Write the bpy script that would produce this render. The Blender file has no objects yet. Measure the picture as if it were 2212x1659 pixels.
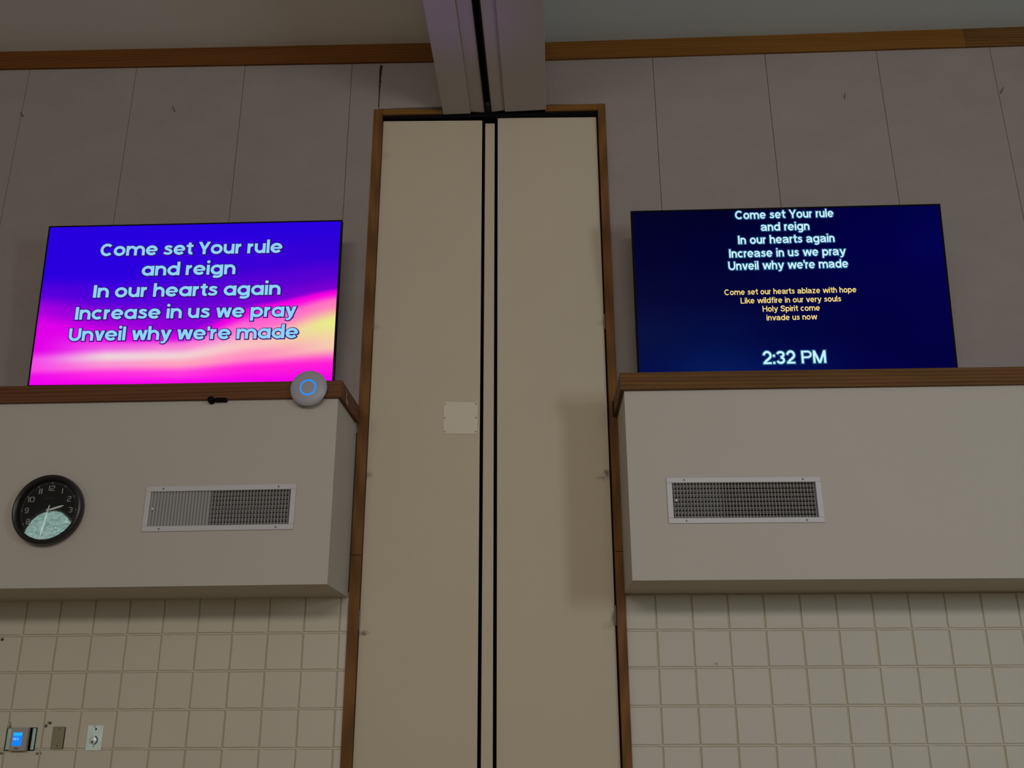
import bpy, bmesh, math, random
from mathutils import Vector, Matrix
random.seed(7)
SC = bpy.context.scene
COL = SC.collection
PI = math.pi

# ------------------------------------------------------------------ camera
CAM_Z = 1.621
cam_d = bpy.data.cameras.new('camera')
cam = bpy.data.objects.new('camera', cam_d)
COL.objects.link(cam)
cam_d.sensor_fit = 'HORIZONTAL'
cam_d.sensor_width = 36.0
cam_d.lens = 35.242
cam_d.clip_start = 0.05
PITCH, ROLL = math.radians(19.9867), math.radians(-0.198)
fwd = Vector((0, math.cos(PITCH), math.sin(PITCH)))
up0 = Vector((0, -math.sin(PITCH), math.cos(PITCH)))
rt0 = Vector((1, 0, 0))
rt = rt0 * math.cos(ROLL) + up0 * math.sin(ROLL)
up = -rt0 * math.sin(ROLL) + up0 * math.cos(ROLL)
cam.matrix_world = Matrix(((rt.x, up.x, -fwd.x, 0), (rt.y, up.y, -fwd.y, 0), (rt.z, up.z, -fwd.z, CAM_Z), (0, 0, 0, 1)))
SC.camera = cam

# ------------------------------------------------------------------ exposure, world and the room's large lights
SC.view_settings.view_transform = 'Standard'
SC.view_settings.look = 'None'
SC.view_settings.exposure = 0.0
SC.view_settings.gamma = 1.0
SC.view_settings.use_curve_mapping = False
world = bpy.data.worlds.new('world')
SC.world = world
world.use_nodes = True
world.node_tree.nodes['Background'].inputs[0].default_value = (1.0, 0.95, 0.88, 1)
world.node_tree.nodes['Background'].inputs[1].default_value = 0.16


def lamp(name, typ, loc, target, power, color, size=1.0, size_y=None, **kw):
    d = bpy.data.lights.new(name, typ)
    d.energy = power
    d.color = color
    if typ == 'AREA':
        d.shape = 'RECTANGLE'
        d.size = size
        d.size_y = size_y or size
    for k, v in kw.items():
        setattr(d, k, v)
    o = bpy.data.objects.new(name, d)
    COL.objects.link(o)
    o.location = loc
    o.rotation_euler = (Vector(target) - Vector(loc)).to_track_quat('-Z', 'Y').to_euler()
    return o


lamp('ceiling_troffer_light', 'AREA', (-0.6, -5.2, 4.85), (-0.6, 5.7, 2.6), 216, (1.0, 0.92, 0.82), 6.5, 0.9)
lamp('side_window_light', 'AREA', (4.7, -1.0, 3.25), (0.9, 5.7, 2.9), 73, (0.86, 1.0, 1.06), 0.8, 1.5)
lamp('stage_wash_light', 'SPOT', (-2.5, 3.5, 2.7), (-0.36, 4.72, 5.66), 80, (0.42, 0.22, 1.0), spot_size=math.radians(15), spot_blend=1.0, shadow_soft_size=0.15)


# ------------------------------------------------------------------ materials
def lin(c):
    c = c / 255.0
    return c / 12.92 if c <= 0.04045 else ((c + 0.055) / 1.055) ** 2.4


def srgb(r, g, b):
    return (lin(r), lin(g), lin(b), 1.0)


def new_mat(name):
    m = bpy.data.materials.new(name)
    m.use_nodes = True
    return m, m.node_tree, m.node_tree.nodes['Principled BSDF']


def ramp_mix(nt, fac, a, b):
    mx = nt.nodes.new('ShaderNodeMix')
    mx.data_type = 'RGBA'
    nt.links.new(fac, mx.inputs[0])
    for s, v in ((6, a), (7, b)):
        if isinstance(v, tuple):
            mx.inputs[s].default_value = v
        else:
            nt.links.new(v, mx.inputs[s])
    return mx.outputs[2]


def coords(nt, scale=(1, 1, 1)):
    tc = nt.nodes.new('ShaderNodeTexCoord')
    mp = nt.nodes.new('ShaderNodeMapping')
    mp.inputs['Scale'].default_value = scale
    nt.links.new(tc.outputs['Object'], mp.inputs[0])
    return mp.outputs[0]


def noise(nt, vec, scale, detail=3.0, rough=0.55):
    n = nt.nodes.new('ShaderNodeTexNoise')
    n.inputs['Scale'].default_value = scale
    n.inputs['Detail'].default_value = detail
    n.inputs['Roughness'].default_value = rough
    nt.links.new(vec, n.inputs['Vector'])
    return n.outputs['Fac']


def math_node(nt, op, a, b=None, clamp=False):
    n = nt.nodes.new('ShaderNodeMath')
    n.operation = op
    n.use_clamp = clamp
    for i, v in ((0, a), (1, b)):
        if v is None:
            continue
        if isinstance(v, (int, float)):
            n.inputs[i].default_value = v
        else:
            nt.links.new(v, n.inputs[i])
    return n.outputs[0]


def spots_mask(nt, spots):
    """dirt marks with a shape of their own: (x, z, half width, half height, strength)"""
    tc = nt.nodes.new('ShaderNodeTexCoord')
    wob = nt.nodes.new('ShaderNodeTexNoise')
    wob.inputs['Scale'].default_value = 45.0
    nt.links.new(tc.outputs['Object'], wob.inputs['Vector'])
    sep = nt.nodes.new('ShaderNodeSeparateXYZ')
    nt.links.new(tc.outputs['Object'], sep.inputs[0])
    tot = None
    for (x, z, sx, sz, k) in spots:
        dx = math_node(nt, 'MULTIPLY', math_node(nt, 'SUBTRACT', sep.outputs[0], x), 1.0 / sx)
        dz = math_node(nt, 'MULTIPLY', math_node(nt, 'SUBTRACT', sep.outputs[2], z), 1.0 / sz)
        d = math_node(nt, 'SQRT', math_node(nt, 'ADD', math_node(nt, 'MULTIPLY', dx, dx), math_node(nt, 'MULTIPLY', dz, dz)))
        d = math_node(nt, 'ADD', d, math_node(nt, 'MULTIPLY', math_node(nt, 'SUBTRACT', wob.outputs['Fac'], 0.5), 1.6))
        v = math_node(nt, 'MULTIPLY', math_node(nt, 'SUBTRACT', 1.0, d, True), k)
        tot = v if tot is None else math_node(nt, 'MAXIMUM', tot, v)
    return tot


def paint(name, col, rough=0.6, var=0.05, vscale=1.6, bump=0.03, bscale=90, spots=None, stretch=(1, 1, 1), fine=0.0, dirt=(0.02, 0.018, 0.015, 1), spec=0.3):
    m, nt, bs = new_mat(name)
    vec = coords(nt, stretch)
    a = tuple(max(0, c * (1 - var)) for c in col[:3]) + (1,)
    b = tuple(min(1, c * (1 + var)) for c in col[:3]) + (1,)
    c = ramp_mix(nt, noise(nt, vec, vscale, 4), a, b)
    if fine:
        n2 = noise(nt, vec, bscale * 0.45, 3, 0.7)
        c2 = nt.nodes.new('ShaderNodeMix')
        c2.data_type = 'RGBA'
        c2.blend_type = 'MULTIPLY'
        c2.inputs[0].default_value = 1.0
        nt.links.new(c, c2.inputs[6])
        nt.links.new(ramp_mix(nt, n2, (1 - fine,) * 3 + (1,), (1 + fine,) * 3 + (1,)), c2.inputs[7])
        c = c2.outputs[2]
    if spots:
        c = ramp_mix(nt, spots_mask(nt, spots), c, dirt)
    nt.links.new(c, bs.inputs['Base Color'])
    bs.inputs['Roughness'].default_value = rough
    bs.inputs['Specular IOR Level'].default_value = spec
    if bump:
        bp = nt.nodes.new('ShaderNodeBump')
        bp.inputs['Strength'].default_value = bump
        bp.inputs['Distance'].default_value = 0.01
        nt.links.new(noise(nt, vec, bscale, 2), bp.inputs['Height'])
        nt.links.new(bp.outputs[0], bs.inputs['Normal'])
    return m


def wood(name, light, dark, axis, rough=0.6, gscale=1.0):
    m, nt, bs = new_mat(name)
    sc = [26.0, 26.0, 26.0]
    sc[axis] = 1.3
    vec = coords(nt, tuple(s * gscale for s in sc))
    n1 = noise(nt, vec, 1.0, 5, 0.6)
    wv = nt.nodes.new('ShaderNodeTexWave')
    wv.wave_type = 'RINGS'
    wv.inputs['Scale'].default_value = 0.55
    wv.inputs['Distortion'].default_value = 5.0
    wv.inputs['Detail'].default_value = 3.0
    nt.links.new(vec, wv.inputs['Vector'])
    f = math_node(nt, 'ADD', math_node(nt, 'MULTIPLY', n1, 0.75), math_node(nt, 'MULTIPLY', wv.outputs['Fac'], 0.3), True)
    cr = nt.nodes.new('ShaderNodeValToRGB')
    cr.color_ramp.elements[0].position = 0.25
    cr.color_ramp.elements[0].color = dark
    cr.color_ramp.elements[1].position = 0.72
    cr.color_ramp.elements[1].color = light
    nt.links.new(f, cr.inputs[0])
    nt.links.new(cr.outputs[0], bs.inputs['Base Color'])
    bs.inputs['Roughness'].default_value = rough
    bs.inputs['Specular IOR Level'].default_value = 0.2
    bp = nt.nodes.new('ShaderNodeBump')
    bp.inputs['Strength'].default_value = 0.08
    bp.inputs['Distance'].default_value = 0.01
    nt.links.new(f, bp.inputs['Height'])
    nt.links.new(bp.outputs[0], bs.inputs['Normal'])
    return m


def plain(name, col, rough=0.5, metal=0.0, spec=0.5):
    return paint(name, col, rough, 0.03, 20, 0.0, 90, spec=spec) if not metal else metal_mat(name, col, rough, metal)


def metal_mat(name, col, rough, metal, var=0.25, vscale=60):
    m, nt, bs = new_mat(name)
    vec = coords(nt, (1, 1, 0.35))
    c = ramp_mix(nt, noise(nt, vec, vscale, 4), tuple(x * (1 - var) for x in col[:3]) + (1,), tuple(min(1, x * (1 + var)) for x in col[:3]) + (1,))
    nt.links.new(c, bs.inputs['Base Color'])
    bs.inputs['Metallic'].default_value = metal
    bs.inputs['Roughness'].default_value = rough
    return m


def glow(name, col, strength=1.0):
    m, nt, bs = new_mat(name)
    bs.inputs['Base Color'].default_value = (0, 0, 0, 1)
    bs.inputs['Specular IOR Level'].default_value = 0.1
    bs.inputs['Emission Color'].default_value = col
    bs.inputs['Emission Strength'].default_value = strength
    return m


def glow_attr(name, attr='pixel_colour'):
    m, nt, bs = new_mat(name)
    at = nt.nodes.new('ShaderNodeAttribute')
    at.attribute_name = attr
    bs.inputs['Base Color'].default_value = (0, 0, 0, 1)
    bs.inputs['Roughness'].default_value = 0.35
    bs.inputs['Specular IOR Level'].default_value = 0.0
    nt.links.new(at.outputs['Color'], bs.inputs['Emission Color'])
    bs.inputs['Emission Strength'].default_value = 1.0
    return m


WALL_SPOTS = [(-3.155, 1.762, .006, .008, .9), (-3.155, 1.748, .012, .009, 1.4), (-2.93, 1.762, .016, .012, 1.3), (-2.95, 1.746, .016, .014, 1.5),
              (-2.975, 1.604, .014, .009, 1.4), (-2.957, 1.605, .011, .009, 1.3), (-3.18, 1.605, .016, .010, 1.0), (-3.282, 2.216, .013, .012, 1.5)]
M = {}
M['block_l'] = paint('painted block warm', (0.595, 0.53, 0.44), 0.55, 0.05, 2.2, 0.10, 120, WALL_SPOTS, fine=0.03)
M['block_r'] = paint('painted block cool lit', (0.565, 0.53, 0.46), 0.55, 0.05, 2.2, 0.10, 120, [(1.03, 2.06, .012, .01, .6)], fine=0.03)  # right wall's copy of the paint, cool side light mixed into its colour
M['fabric'] = paint('taupe wall fabric', (0.312, 0.262, 0.248), 0.95, 0.11, 2.5, 0.25, 260, fine=0.10, spec=0.1, stretch=(1, 1, 1.8))
M['soffit'] = paint('cream soffit paint', (0.49, 0.443, 0.398), 0.6, 0.03, 1.3, 0.03, 60)
M['door'] = paint('beige door laminate', (0.54, 0.455, 0.35), 0.6, 0.04, 1.8, 0.03, 70,
                  [(-0.868, 3.15, .045, .03, .55), (-0.842, 2.232, .04, .018, .8), (0.56, 3.15, .03, .03, .9), (0.535, 3.125, .05, .02, .45),
                   (0.578, 2.30, .035, .06, .8), (0.56, 2.27, .07, .03, .25), (-0.86, 5.34, .06, .04, .15), (-0.86, 4.10, .05, .03, .25), (0.57, 4.12, .04, .03, .3)], fine=0.02)
M['ceiling'] = paint('left ceiling paint', (0.72, 0.70, 0.70), 0.85, 0.04, 0.8, 0.03, 60)
M['ceiling_r'] = paint('cool lit ceiling paint', (0.56, 0.61, 0.64), 0.85, 0.04, 0.8, 0.03, 60)  # same ceiling paint with the side light's cool tint put into the colour
M['beam'] = paint('beam paint', (0.42, 0.385, 0.375), 0.8, 0.05, 1.2, 0.04, 50)
M['floor'] = paint('tan floor', (0.36, 0.265, 0.13), 0.7, 0.1, 2, 0.05, 40)
M['back_wall'] = paint('far wall paint', (0.5, 0.45, 0.38), 0.8, 0.05, 1, 0.02, 40)
M['black'] = plain('black', (0.005, 0.005, 0.007), 0.7, spec=0.05)
M['void'] = plain('dark recess', (0.004, 0.004, 0.006), 0.9, spec=0.0)
M['track'] = plain('black track', (0.003, 0.003, 0.004), 0.6, spec=0.1)
M['wood_lu'] = wood('oak band left', (0.165, 0.058, 0.009, 1), (0.11, 0.036, 0.006, 1), 0)
M['wood_ru'] = wood('oak band right', (0.21, 0.088, 0.013, 1), (0.145, 0.058, 0.008, 1), 0)
M['wood_ll'] = wood('oak ledge left', (0.16, 0.060, 0.024, 1), (0.095, 0.033, 0.012, 1), 0)
M['wood_rl'] = wood('oak ledge right', (0.165, 0.072, 0.016, 1), (0.075, 0.030, 0.006, 1), 0)
M['wood_j'] = wood('oak jamb', (0.20, 0.088, 0.022, 1), (0.11, 0.045, 0.010, 1), 2)
M['wood_h'] = wood('oak head', (0.22, 0.10, 0.02, 1), (0.15, 0.065, 0.012, 1), 0)
M['vent'] = plain('white vent enamel', (0.54, 0.52, 0.545), 0.4)
M['louver'] = plain('grey louver enamel', (0.50, 0.48, 0.48), 0.45)
M['seam'] = plain('shaded fabric backing', (0.11, 0.09, 0.075), 0.95, spec=0.1)
M['grime'] = plain('grimy joint paint', (0.46, 0.395, 0.29), 0.7, spec=0.2)
M['louver_front'] = plain('louver enamel', (0.44, 0.425, 0.425), 0.5)
M['screw'] = plain('dull screw', (0.16, 0.15, 0.14), 0.4)
M['white_plastic'] = plain('white plastic', (0.37, 0.35, 0.41), 0.4)
M['cover'] = paint('pale cover plate', (0.66, 0.59, 0.48), 0.5, 0.03, 8, 0.0)
M['brown_plate'] = plain('brown plate', (0.26, 0.215, 0.13), 0.4)
M['steel'] = metal_mat('reflection tinted steel', (0.78, 0.98, 0.88), 0.4, 0.35, 0.35, 45)  # patchy teal reflection painted into the metal's base colour
M['steel2'] = metal_mat('dull steel', (0.50, 0.56, 0.50), 0.35, 0.7, 0.3, 40)
M['thermo'] = plain('grey plastic', (0.37, 0.335, 0.32), 0.45)
M['numeral'] = plain('pale numerals', (0.62, 0.60, 0.55), 0.5)
M['hand'] = plain('white hands', (0.85, 0.85, 0.85), 0.35)
M['nail'] = plain('rusty nail', (0.02, 0.015, 0.012), 0.5)
M['tear'] = plain('grimy torn seam', (0.035, 0.026, 0.020), 0.9, spec=0.1)
M['patch'] = plain('bare pale patch', (0.33, 0.27, 0.19), 0.8)


# ------------------------------------------------------------------ builders
class MB:
    def __init__(s):
        s.v, s.f, s.grime, s.mat2 = [], [], [], None   # faces listed in grime take the second material

    def quad(s, a, b, c, d):
        i = len(s.v)
        s.v += [a, b, c, d]
        s.f.append((i, i + 1, i + 2, i + 3))

    def hexa(s, p):
        """8 corners: bottom ring of 4 then top ring of 4"""
        i = len(s.v)
        s.v += [tuple(q) for q in p]
        for q in ((3, 2, 1, 0), (4, 5, 6, 7), (0, 1, 5, 4), (1, 2, 6, 5), (2, 3, 7, 6), (3, 0, 4, 7)):
            s.f.append(tuple(i + k for k in q))

    def box(s, x0, x1, y0, y1, z0, z1):
        s.hexa([(x0, y0, z0), (x1, y0, z0), (x1, y1, z0), (x0, y1, z0), (x0, y0, z1), (x1, y0, z1), (x1, y1, z1), (x0, y1, z1)])

    def sbox(s, x0, x1, y0, y1, za0, za1, zb0, zb1):
        """a bar along x whose ends have their own heights (a at x0, b at x1)"""
        s.hexa([(x0, y0, za0), (x1, y0, zb0), (x1, y1, zb0), (x0, y1, za0), (x0, y0, za1), (x1, y0, zb1), (x1, y1, zb1), (x0, y1, za1)])

    def lathe(s, prof, cx, cz, n=64, cap=True):
        """profile of (radius, y) turned about the y axis through (cx, cz)"""
        i0 = len(s.v)
        for (r, y) in prof:
            for k in range(n):
                a = 2 * PI * k / n
                s.v.append((cx + r * math.cos(a), y, cz + r * math.sin(a)))
        for j in range(len(prof) - 1):
            for k in range(n):
                k2 = (k + 1) % n
                s.f.append((i0 + j * n + k, i0 + j * n + k2, i0 + (j + 1) * n + k2, i0 + (j + 1) * n + k))
        if cap:
            s.f.append(tuple(i0 + k for k in range(n)))
            s.f.append(tuple(i0 + (len(prof) - 1) * n + k for k in reversed(range(n))))

    def tube(s, a, b, r, n=8):
        a, b = Vector(a), Vector(b)
        d = (b - a).normalized()
        x = d.orthogonal().normalized()
        y = d.cross(x)
        i0 = len(s.v)
        for p in (a, b):
            for k in range(n):
                t = 2 * PI * k / n
                s.v.append(tuple(p + x * r * math.cos(t) + y * r * math.sin(t)))
        for k in range(n):
            k2 = (k + 1) % n
            s.f.append((i0 + k, i0 + k2, i0 + n + k2, i0 + n + k))
        s.f.append(tuple(i0 + k for k in reversed(range(n))))
        s.f.append(tuple(i0 + n + k for k in range(n)))

    def build(s, name, mat, parent=None, bevel=0.0, smooth=False, segs=2):
        me = bpy.data.meshes.new(name)
        me.from_pydata(s.v, [], s.f)
        bm = bmesh.new()
        bm.from_mesh(me)
        bmesh.ops.recalc_face_normals(bm, faces=bm.faces[:])
        bm.to_mesh(me)
        bm.free()
        me.materials.append(mat)
        if s.grime:
            me.materials.append(s.mat2 or M['grime'])
            for q in s.grime:
                me.polygons[q].material_index = 1
        o = bpy.data.objects.new(name, me)
        COL.objects.link(o)
        if parent:
            o.parent = parent
        if smooth:
            for p in me.polygons:
                p.use_smooth = True
            md = o.modifiers.new('edge', 'EDGE_SPLIT')
            md.split_angle = math.radians(40)
        if bevel:
            b = o.modifiers.new('bevel', 'BEVEL')
            b.width = bevel
            b.segments = segs
            b.limit_method = 'ANGLE'
        return o


def tag(o, label, cat, group=None, kind=None):
    o['label'] = label
    o['category'] = cat
    if group:
        o['group'] = group
    if kind:
        o['kind'] = kind
    return o


# wall frames: local x runs along the wall, local -y comes out into the room, local z is height above the floor
AL, DL = -0.063958, 5.6702
AR, DR = -0.016937, 5.7706
AC, DC = 0.0, 5.764
FR = {'L': (AL, DL), 'R': (AR, DR), 'C': (AC, DC)}


def place(o, side, x=0.0, off=0.0, z=0.0):
    a, d = FR[side]
    e = Vector((math.cos(a), math.sin(a), 0))
    n = Vector((-math.sin(a), math.cos(a), 0))
    o.location = e * x + n * (d - off) + Vector((0, 0, z))
    o.rotation_euler = (0, 0, a)
    return o


def thing(name, side, x, off, z, label, cat, group=None):
    o = bpy.data.objects.new(name, None)
    o.empty_display_size = 0.1
    COL.objects.link(o)
    place(o, side, x, off, z)
    return tag(o, label, cat, group)


def struct(name, mb, mat, side, label, cat, bevel=0.0):
    o = mb.build(name, mat, None, bevel)
    place(o, side)
    return tag(o, label, cat, None, 'structure')


# ------------------------------------------------------------------ floor, ceiling, far wall
b = MB()
b.box(-13, 13, -9.2, 6.2, -0.12, 0.0)
o = b.build('floor', M['floor'])
tag(o, 'tan hall floor below the bottom of the frame', 'floor', None, 'structure')


def ceil_piece(name, side, u0, z0, u1, z1, label, mat):
    m = MB()
    y0, y1 = 0.25, -8.2
    m.hexa([(u0, y0, z0), (u1, y0, z1), (u1, y1, z1), (u0, y1, z0), (u0, y0, z0 + .12), (u1, y0, z1 + .12), (u1, y1, z1 + .12), (u0, y1, z0 + .12)])
    return struct(name, m, mat, side, label, 'ceiling')


zl = lambda u: 6.199 + (-0.92 - u) * 0.0307
zr = lambda u: 6.240 + (u - 0.137) * 0.0219
ceil_piece('ceiling', 'L', -8.0, zl(-8.0), -0.48, zl(-0.48), 'grey ceiling left of the white track beam', M['ceiling'])
ceil_piece('ceiling', 'R', -0.22, zr(-0.22), 8.0, zr(8.0), 'grey ceiling right of the white track beam, cool light in its colour', M['ceiling_r'])

b = MB()
b.box(-14, -5.5, -9.3, -9.1, 0, 7.6)
o = b.build('wall_back', M['back_wall'])
tag(o, 'far wall of the hall behind the viewer', 'wall', None, 'structure')
# unseen glowing panels added to it for the clock glass and steel plate to mirror
b = MB()
pts = [(-12.2, 5.15), (-11.0, 5.15)] + [(-11.6 + .6 * math.cos(t * PI / 16), 5.75 + .6 * math.sin(t * PI / 16)) for t in range(17)]
i0 = len(b.v)
b.v += [(x, -9.08, z) for x, z in pts]
b.f.append(tuple(range(len(pts))))
m, nt, bs = new_mat('mottled glare glow')
vec = coords(nt, (3.6, 1, 10))
fx = noise(nt, vec, 2.2, 6, 0.75)
cr = nt.nodes.new('ShaderNodeValToRGB')
cr.color_ramp.elements[0].position = 0.30
cr.color_ramp.elements[0].color = (0.05, 0.09, 0.08, 1)
cr.color_ramp.elements[1].position = 0.57
cr.color_ramp.elements[1].color = (0.55, 0.86, 0.78, 1)
nt.links.new(fx, cr.inputs[0])
nt.links.new(cr.outputs[0], bs.inputs['Emission Color'])
bs.inputs['Emission Strength'].default_value = 13.5
o = b.build('clock_glare_panel', m)
tag(o, 'added round-headed glow panel high on the far wall, mirrored in the clock glass', 'glow panel', None, 'structure')
b = MB()
b.box(-11.6, -9.2, -9.1, -9.06, 0.4, 3.1)
o = b.build('plate_glow_panel', glow('teal panel glow', (0.55, 0.85, 0.75, 1), 2.4))
tag(o, 'wide glow panel added low on the far wall to light the steel plate', 'glow panel', None, 'structure')

# ------------------------------------------------------------------ the two walls: slab, scored block below, fabric panels above
T = 0.2032


def wall_slab(u_out, u_jamb, u_mid, z_head):
    m = MB()
    lo, hi = min(u_out, u_jamb), max(u_out, u_jamb)
    m.box(lo, hi, 0.007, 0.22, 0, 6.7)
    lo, hi = min(u_jamb, u_mid), max(u_jamb, u_mid)
    m.box(lo, hi, 0.007, 0.22, z_head, 6.7)
    return m


def blocks(ua, ub, u0, z1, ztop):
    """scored blocks laid from u0; row joints at z1 + k*T; every face a raised panel with soft wobbly edges"""
    m = MB()
    k0, k1 = math.floor((ua - u0) / T), math.ceil((ub - u0) / T)
    j, g, bev = 0.0030, 0.0046, 0.0030
    r0 = -math.floor(z1 / T) - 1
    for row in range(r0, 3):
        za, zb = max(0.0, z1 + row * T), min(ztop, z1 + (row + 1) * T)
        if zb - za < 0.02:
            continue
        for k in range(k0, k1):
            a, c = max(ua, u0 + k * T), min(ub, u0 + (k + 1) * T)
            if c - a < 0.015:
                continue
            n = 5
            w = lambda: random.uniform(-0.0009, 0.0009)
            jb = j + random.uniform(-0.0006, 0.0014)
            ring = []
            for q in range(n):
                ring.append((a + jb + (c - a - 2 * jb) * q / n, za + jb + .0022))
            for q in range(n):
                ring.append((c - jb, za + jb + (zb - za - 2 * jb) * q / n))
            for q in range(n):
                ring.append((c - jb - (c - a - 2 * jb) * q / n, zb - jb - .0022))
            for q in range(n):
                ring.append((a + jb, zb - jb - (zb - za - 2 * jb) * q / n))
            cx, cz = (a + c) / 2, (za + zb) / 2
            outer, inner, mid = [], [], []
            for (x, z) in ring:
                x += w()
                z += w()
                outer.append((x, g, z))
                d = Vector((cx - x, cz - z))
                sx = bev * (1 if cx > x else -1) if abs(cx - x) > (c - a) / 2 - jb - .004 else 0
                sz = bev * (1 if cz > z else -1) if abs(cz - z) > (zb - za) / 2 - jb - .004 else 0
                mid.append((x + sx * .45, g * .28, z + sz * .45))
                inner.append((x + sx * 1.25, 0.0, z + sz * 1.25))
            i0 = len(m.v)
            N = len(ring)
            m.v += outer + mid + inner
            for L in (0, N):
                for q in range(N):
                    q2 = (q + 1) % N
                    if L == 0:
                        m.grime.append(len(m.f))
                    m.f.append((i0 + L + q, i0 + L + q2, i0 + L + N + q2, i0 + L + N + q))
            m.f.append(tuple(i0 + 2 * N + q for q in range(N)))
    nf = len(m.f)
    m.box(ua, ub, g, 0.0075, 0, ztop)      # the joint bed
    m.grime += list(range(nf, len(m.f)))
    for row in range(r0, 3):               # smeared mortar beads in the level joints
        z = z1 + row * T
        if not 0.02 < z < ztop - .02:
            continue
        n = max(2, int((ub - ua) / .035))
        pts = [(ua + (ub - ua) * q / n, z + random.uniform(-.0007, .0007), .0034 + random.uniform(-.0006, .0006)) for q in range(n + 1)]
        for p, q in zip(pts[:-1], pts[1:]):
            m.hexa([(p[0], .0022, p[1] - p[2]), (q[0], .0022, q[1] - q[2]), (q[0], g, q[1] - q[2]), (p[0], g, p[1] - p[2]),
                    (p[0], .0022, p[1] + p[2]), (q[0], .0022, q[1] + q[2]), (q[0], g, q[1] + q[2]), (p[0], g, p[1] + p[2])])
    return m


def fabric(name_parent, edges, zb, ztop_fn, low=None):
    for (ua, ub) in zip(edges[:-1], edges[1:]):
        m = MB()
        g = 0.0014
        z0 = zb if not low or (ua + ub) / 2 * low[1] < low[0] * low[1] else low[2]
        m.hexa([(ua + g, -0.004, z0), (ub - g, -0.004, z0), (ub - g, 0.0075, z0), (ua + g, 0.0075, z0),
                (ua + g, -0.004, ztop_fn(ua)), (ub - g, -0.004, ztop_fn(ub)), (ub - g, 0.0075, ztop_fn(ub)), (ua + g, 0.0075, ztop_fn(ua))])
        m.build('fabric_panel', M['fabric'], name_parent, 0.0015)


wl = struct('wall_left', wall_slab(-8.0, -1.262, -0.48, 5.68), M['seam'], 'L', 'left wall of cream scored block below and taupe fabric panels above', 'wall')
o = blocks(-8.0, -1.262, -3.1657, 2.2351, 2.46).build('block_face', M['block_l'], wl)
fabric(wl, [-8.0, -7.6, -6.842, -6.074, -5.306, -4.538, -3.770, -2.993, -2.215, -1.461, -1.262], 3.40, lambda u: zl(u) - 0.06)
fabric(wl, [-1.262, -0.48], 5.69, lambda u: zl(u) - 0.06)
wr = struct('wall_right', wall_slab(8.0, 0.567, -0.22, 5.72), M['seam'], 'R', 'right wall of cream scored block below and taupe fabric panels above', 'wall')
o = blocks(0.53, 8.0, 0.7104, 2.2424, 2.47).build('block_face', M['block_r'], wr)
fabric(wr, [0.883, 1.658, 2.4255, 3.205, 3.973, 4.741, 5.509, 6.277, 8.0], 3.40, lambda u: zr(u) - 0.06)
m = MB()       # the panel that turns the corner over the door frame
top = [(-0.22, 5.74), (0.528, 5.74), (0.528, 3.40), (0.8816, 3.40), (0.8816, zr(0.8816) - .06), (-0.22, zr(-.22) - .06)]
i0 = len(m.v)
m.v += [(x, -0.004, z) for x, z in top] + [(x, 0.0075, z) for x, z in top]
m.f.append(tuple(range(6)))
m.f.append(tuple(range(11, 5, -1)))
for q in range(6):
    m.f.append((q, (q + 1) % 6, 6 + (q + 1) % 6, 6 + q))
m.build('fabric_panel', M['fabric'], wr, 0.0015)

# the torn, grimy seam above the door frame
m = MB()
zs = [5.70 + i * 0.02 for i in range(18)]
for za, zb in zip(zs[:-1], zs[1:]):
    k = (za - 5.70) / 0.36
    w0 = 0.004 + 0.017 * max(0, k - .25) * random.uniform(.5, 1.5)
    w1 = 0.003 + 0.010 * k * random.uniform(.4, 1.4)
    m.box(-1.262 - w1 * .5, -1.262 + w0, -0.0062, -0.003, za, zb + .002)
m.build('torn_seam', M['tear'], wl)

# ------------------------------------------------------------------ upper oak bands (crown trim)
m = MB()
m.sbox(-8.0, -0.50, -0.022, 0.0, zl(-8) - .139, zl(-8) + .01, zl(-.5) - .151, zl(-.5) + .01)
struct('trim_1', m, M['wood_lu'], 'L', 'dark oak band along the ceiling left of the beam', 'trim', 0.002)
m = MB()
m.sbox(-0.20, 3.04, -0.022, 0.0, zr(-.2) - .141, zr(-.2) + .01, zr(3.04) - .149, zr(3.04) + .01)
struct('trim_2', m, M['wood_ru'], 'R', 'golden oak band along the ceiling just right of the beam', 'trim', 0.002)
m = MB()
m.sbox(3.041, 8.0, -0.022, 0.0, zr(3.041) - .149, zr(3.041) + .01, zr(8) - .152, zr(8) + .01)
struct('trim_3', m, M['wood_rl'], 'R', 'short grainy oak band at the top right corner by the ceiling', 'trim', 0.002)


# ------------------------------------------------------------------ soffits (boxed-out bulkheads) with an oak ledge around the top
def soffit(side, u_end, u_out, z0, z1, hole, label):
    sg = 1 if u_out > u_end else -1
    lo, hi = min(u_end, u_out), max(u_end, u_out)
    D, t = 0.49, 0.018
    h0, h1, hz0, hz1 = hole
    m = MB()
    m.box(lo, h0, -D, -D + t, z0, z1)
    m.box(h1, hi, -D, -D + t, z0, z1)
    m.box(h0, h1, -D, -D + t, z0, hz0)
    m.box(h0, h1, -D, -D + t, hz1, z1)
    m.box(lo, hi, -D + t, -0.0005, z0, z0 + t)                       # underside
    m.box(lo, hi, -D + t, -0.0045, z1 - t, z1)                       # top
    e0, e1 = (u_end, u_end + sg * t)
    m.box(min(e0, e1), max(e0, e1), -D + t, -0.0045, z0 + t, z1 - t)  # end cheek
    return struct('wall_soffit', m, M['soffit'], side, label, 'soffit')


soffit('L', -1.298, -8.0, 2.4277, 3.535, (-2.308, -1.522, 2.744, 2.948), 'cream boxed soffit on the left wall holding clock and vent')
soffit('R', 0.536, 8.0, 2.4440, 3.575, (0.766, 1.548, 2.767, 2.975), 'cream boxed soffit on the right wall holding one vent')


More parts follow.
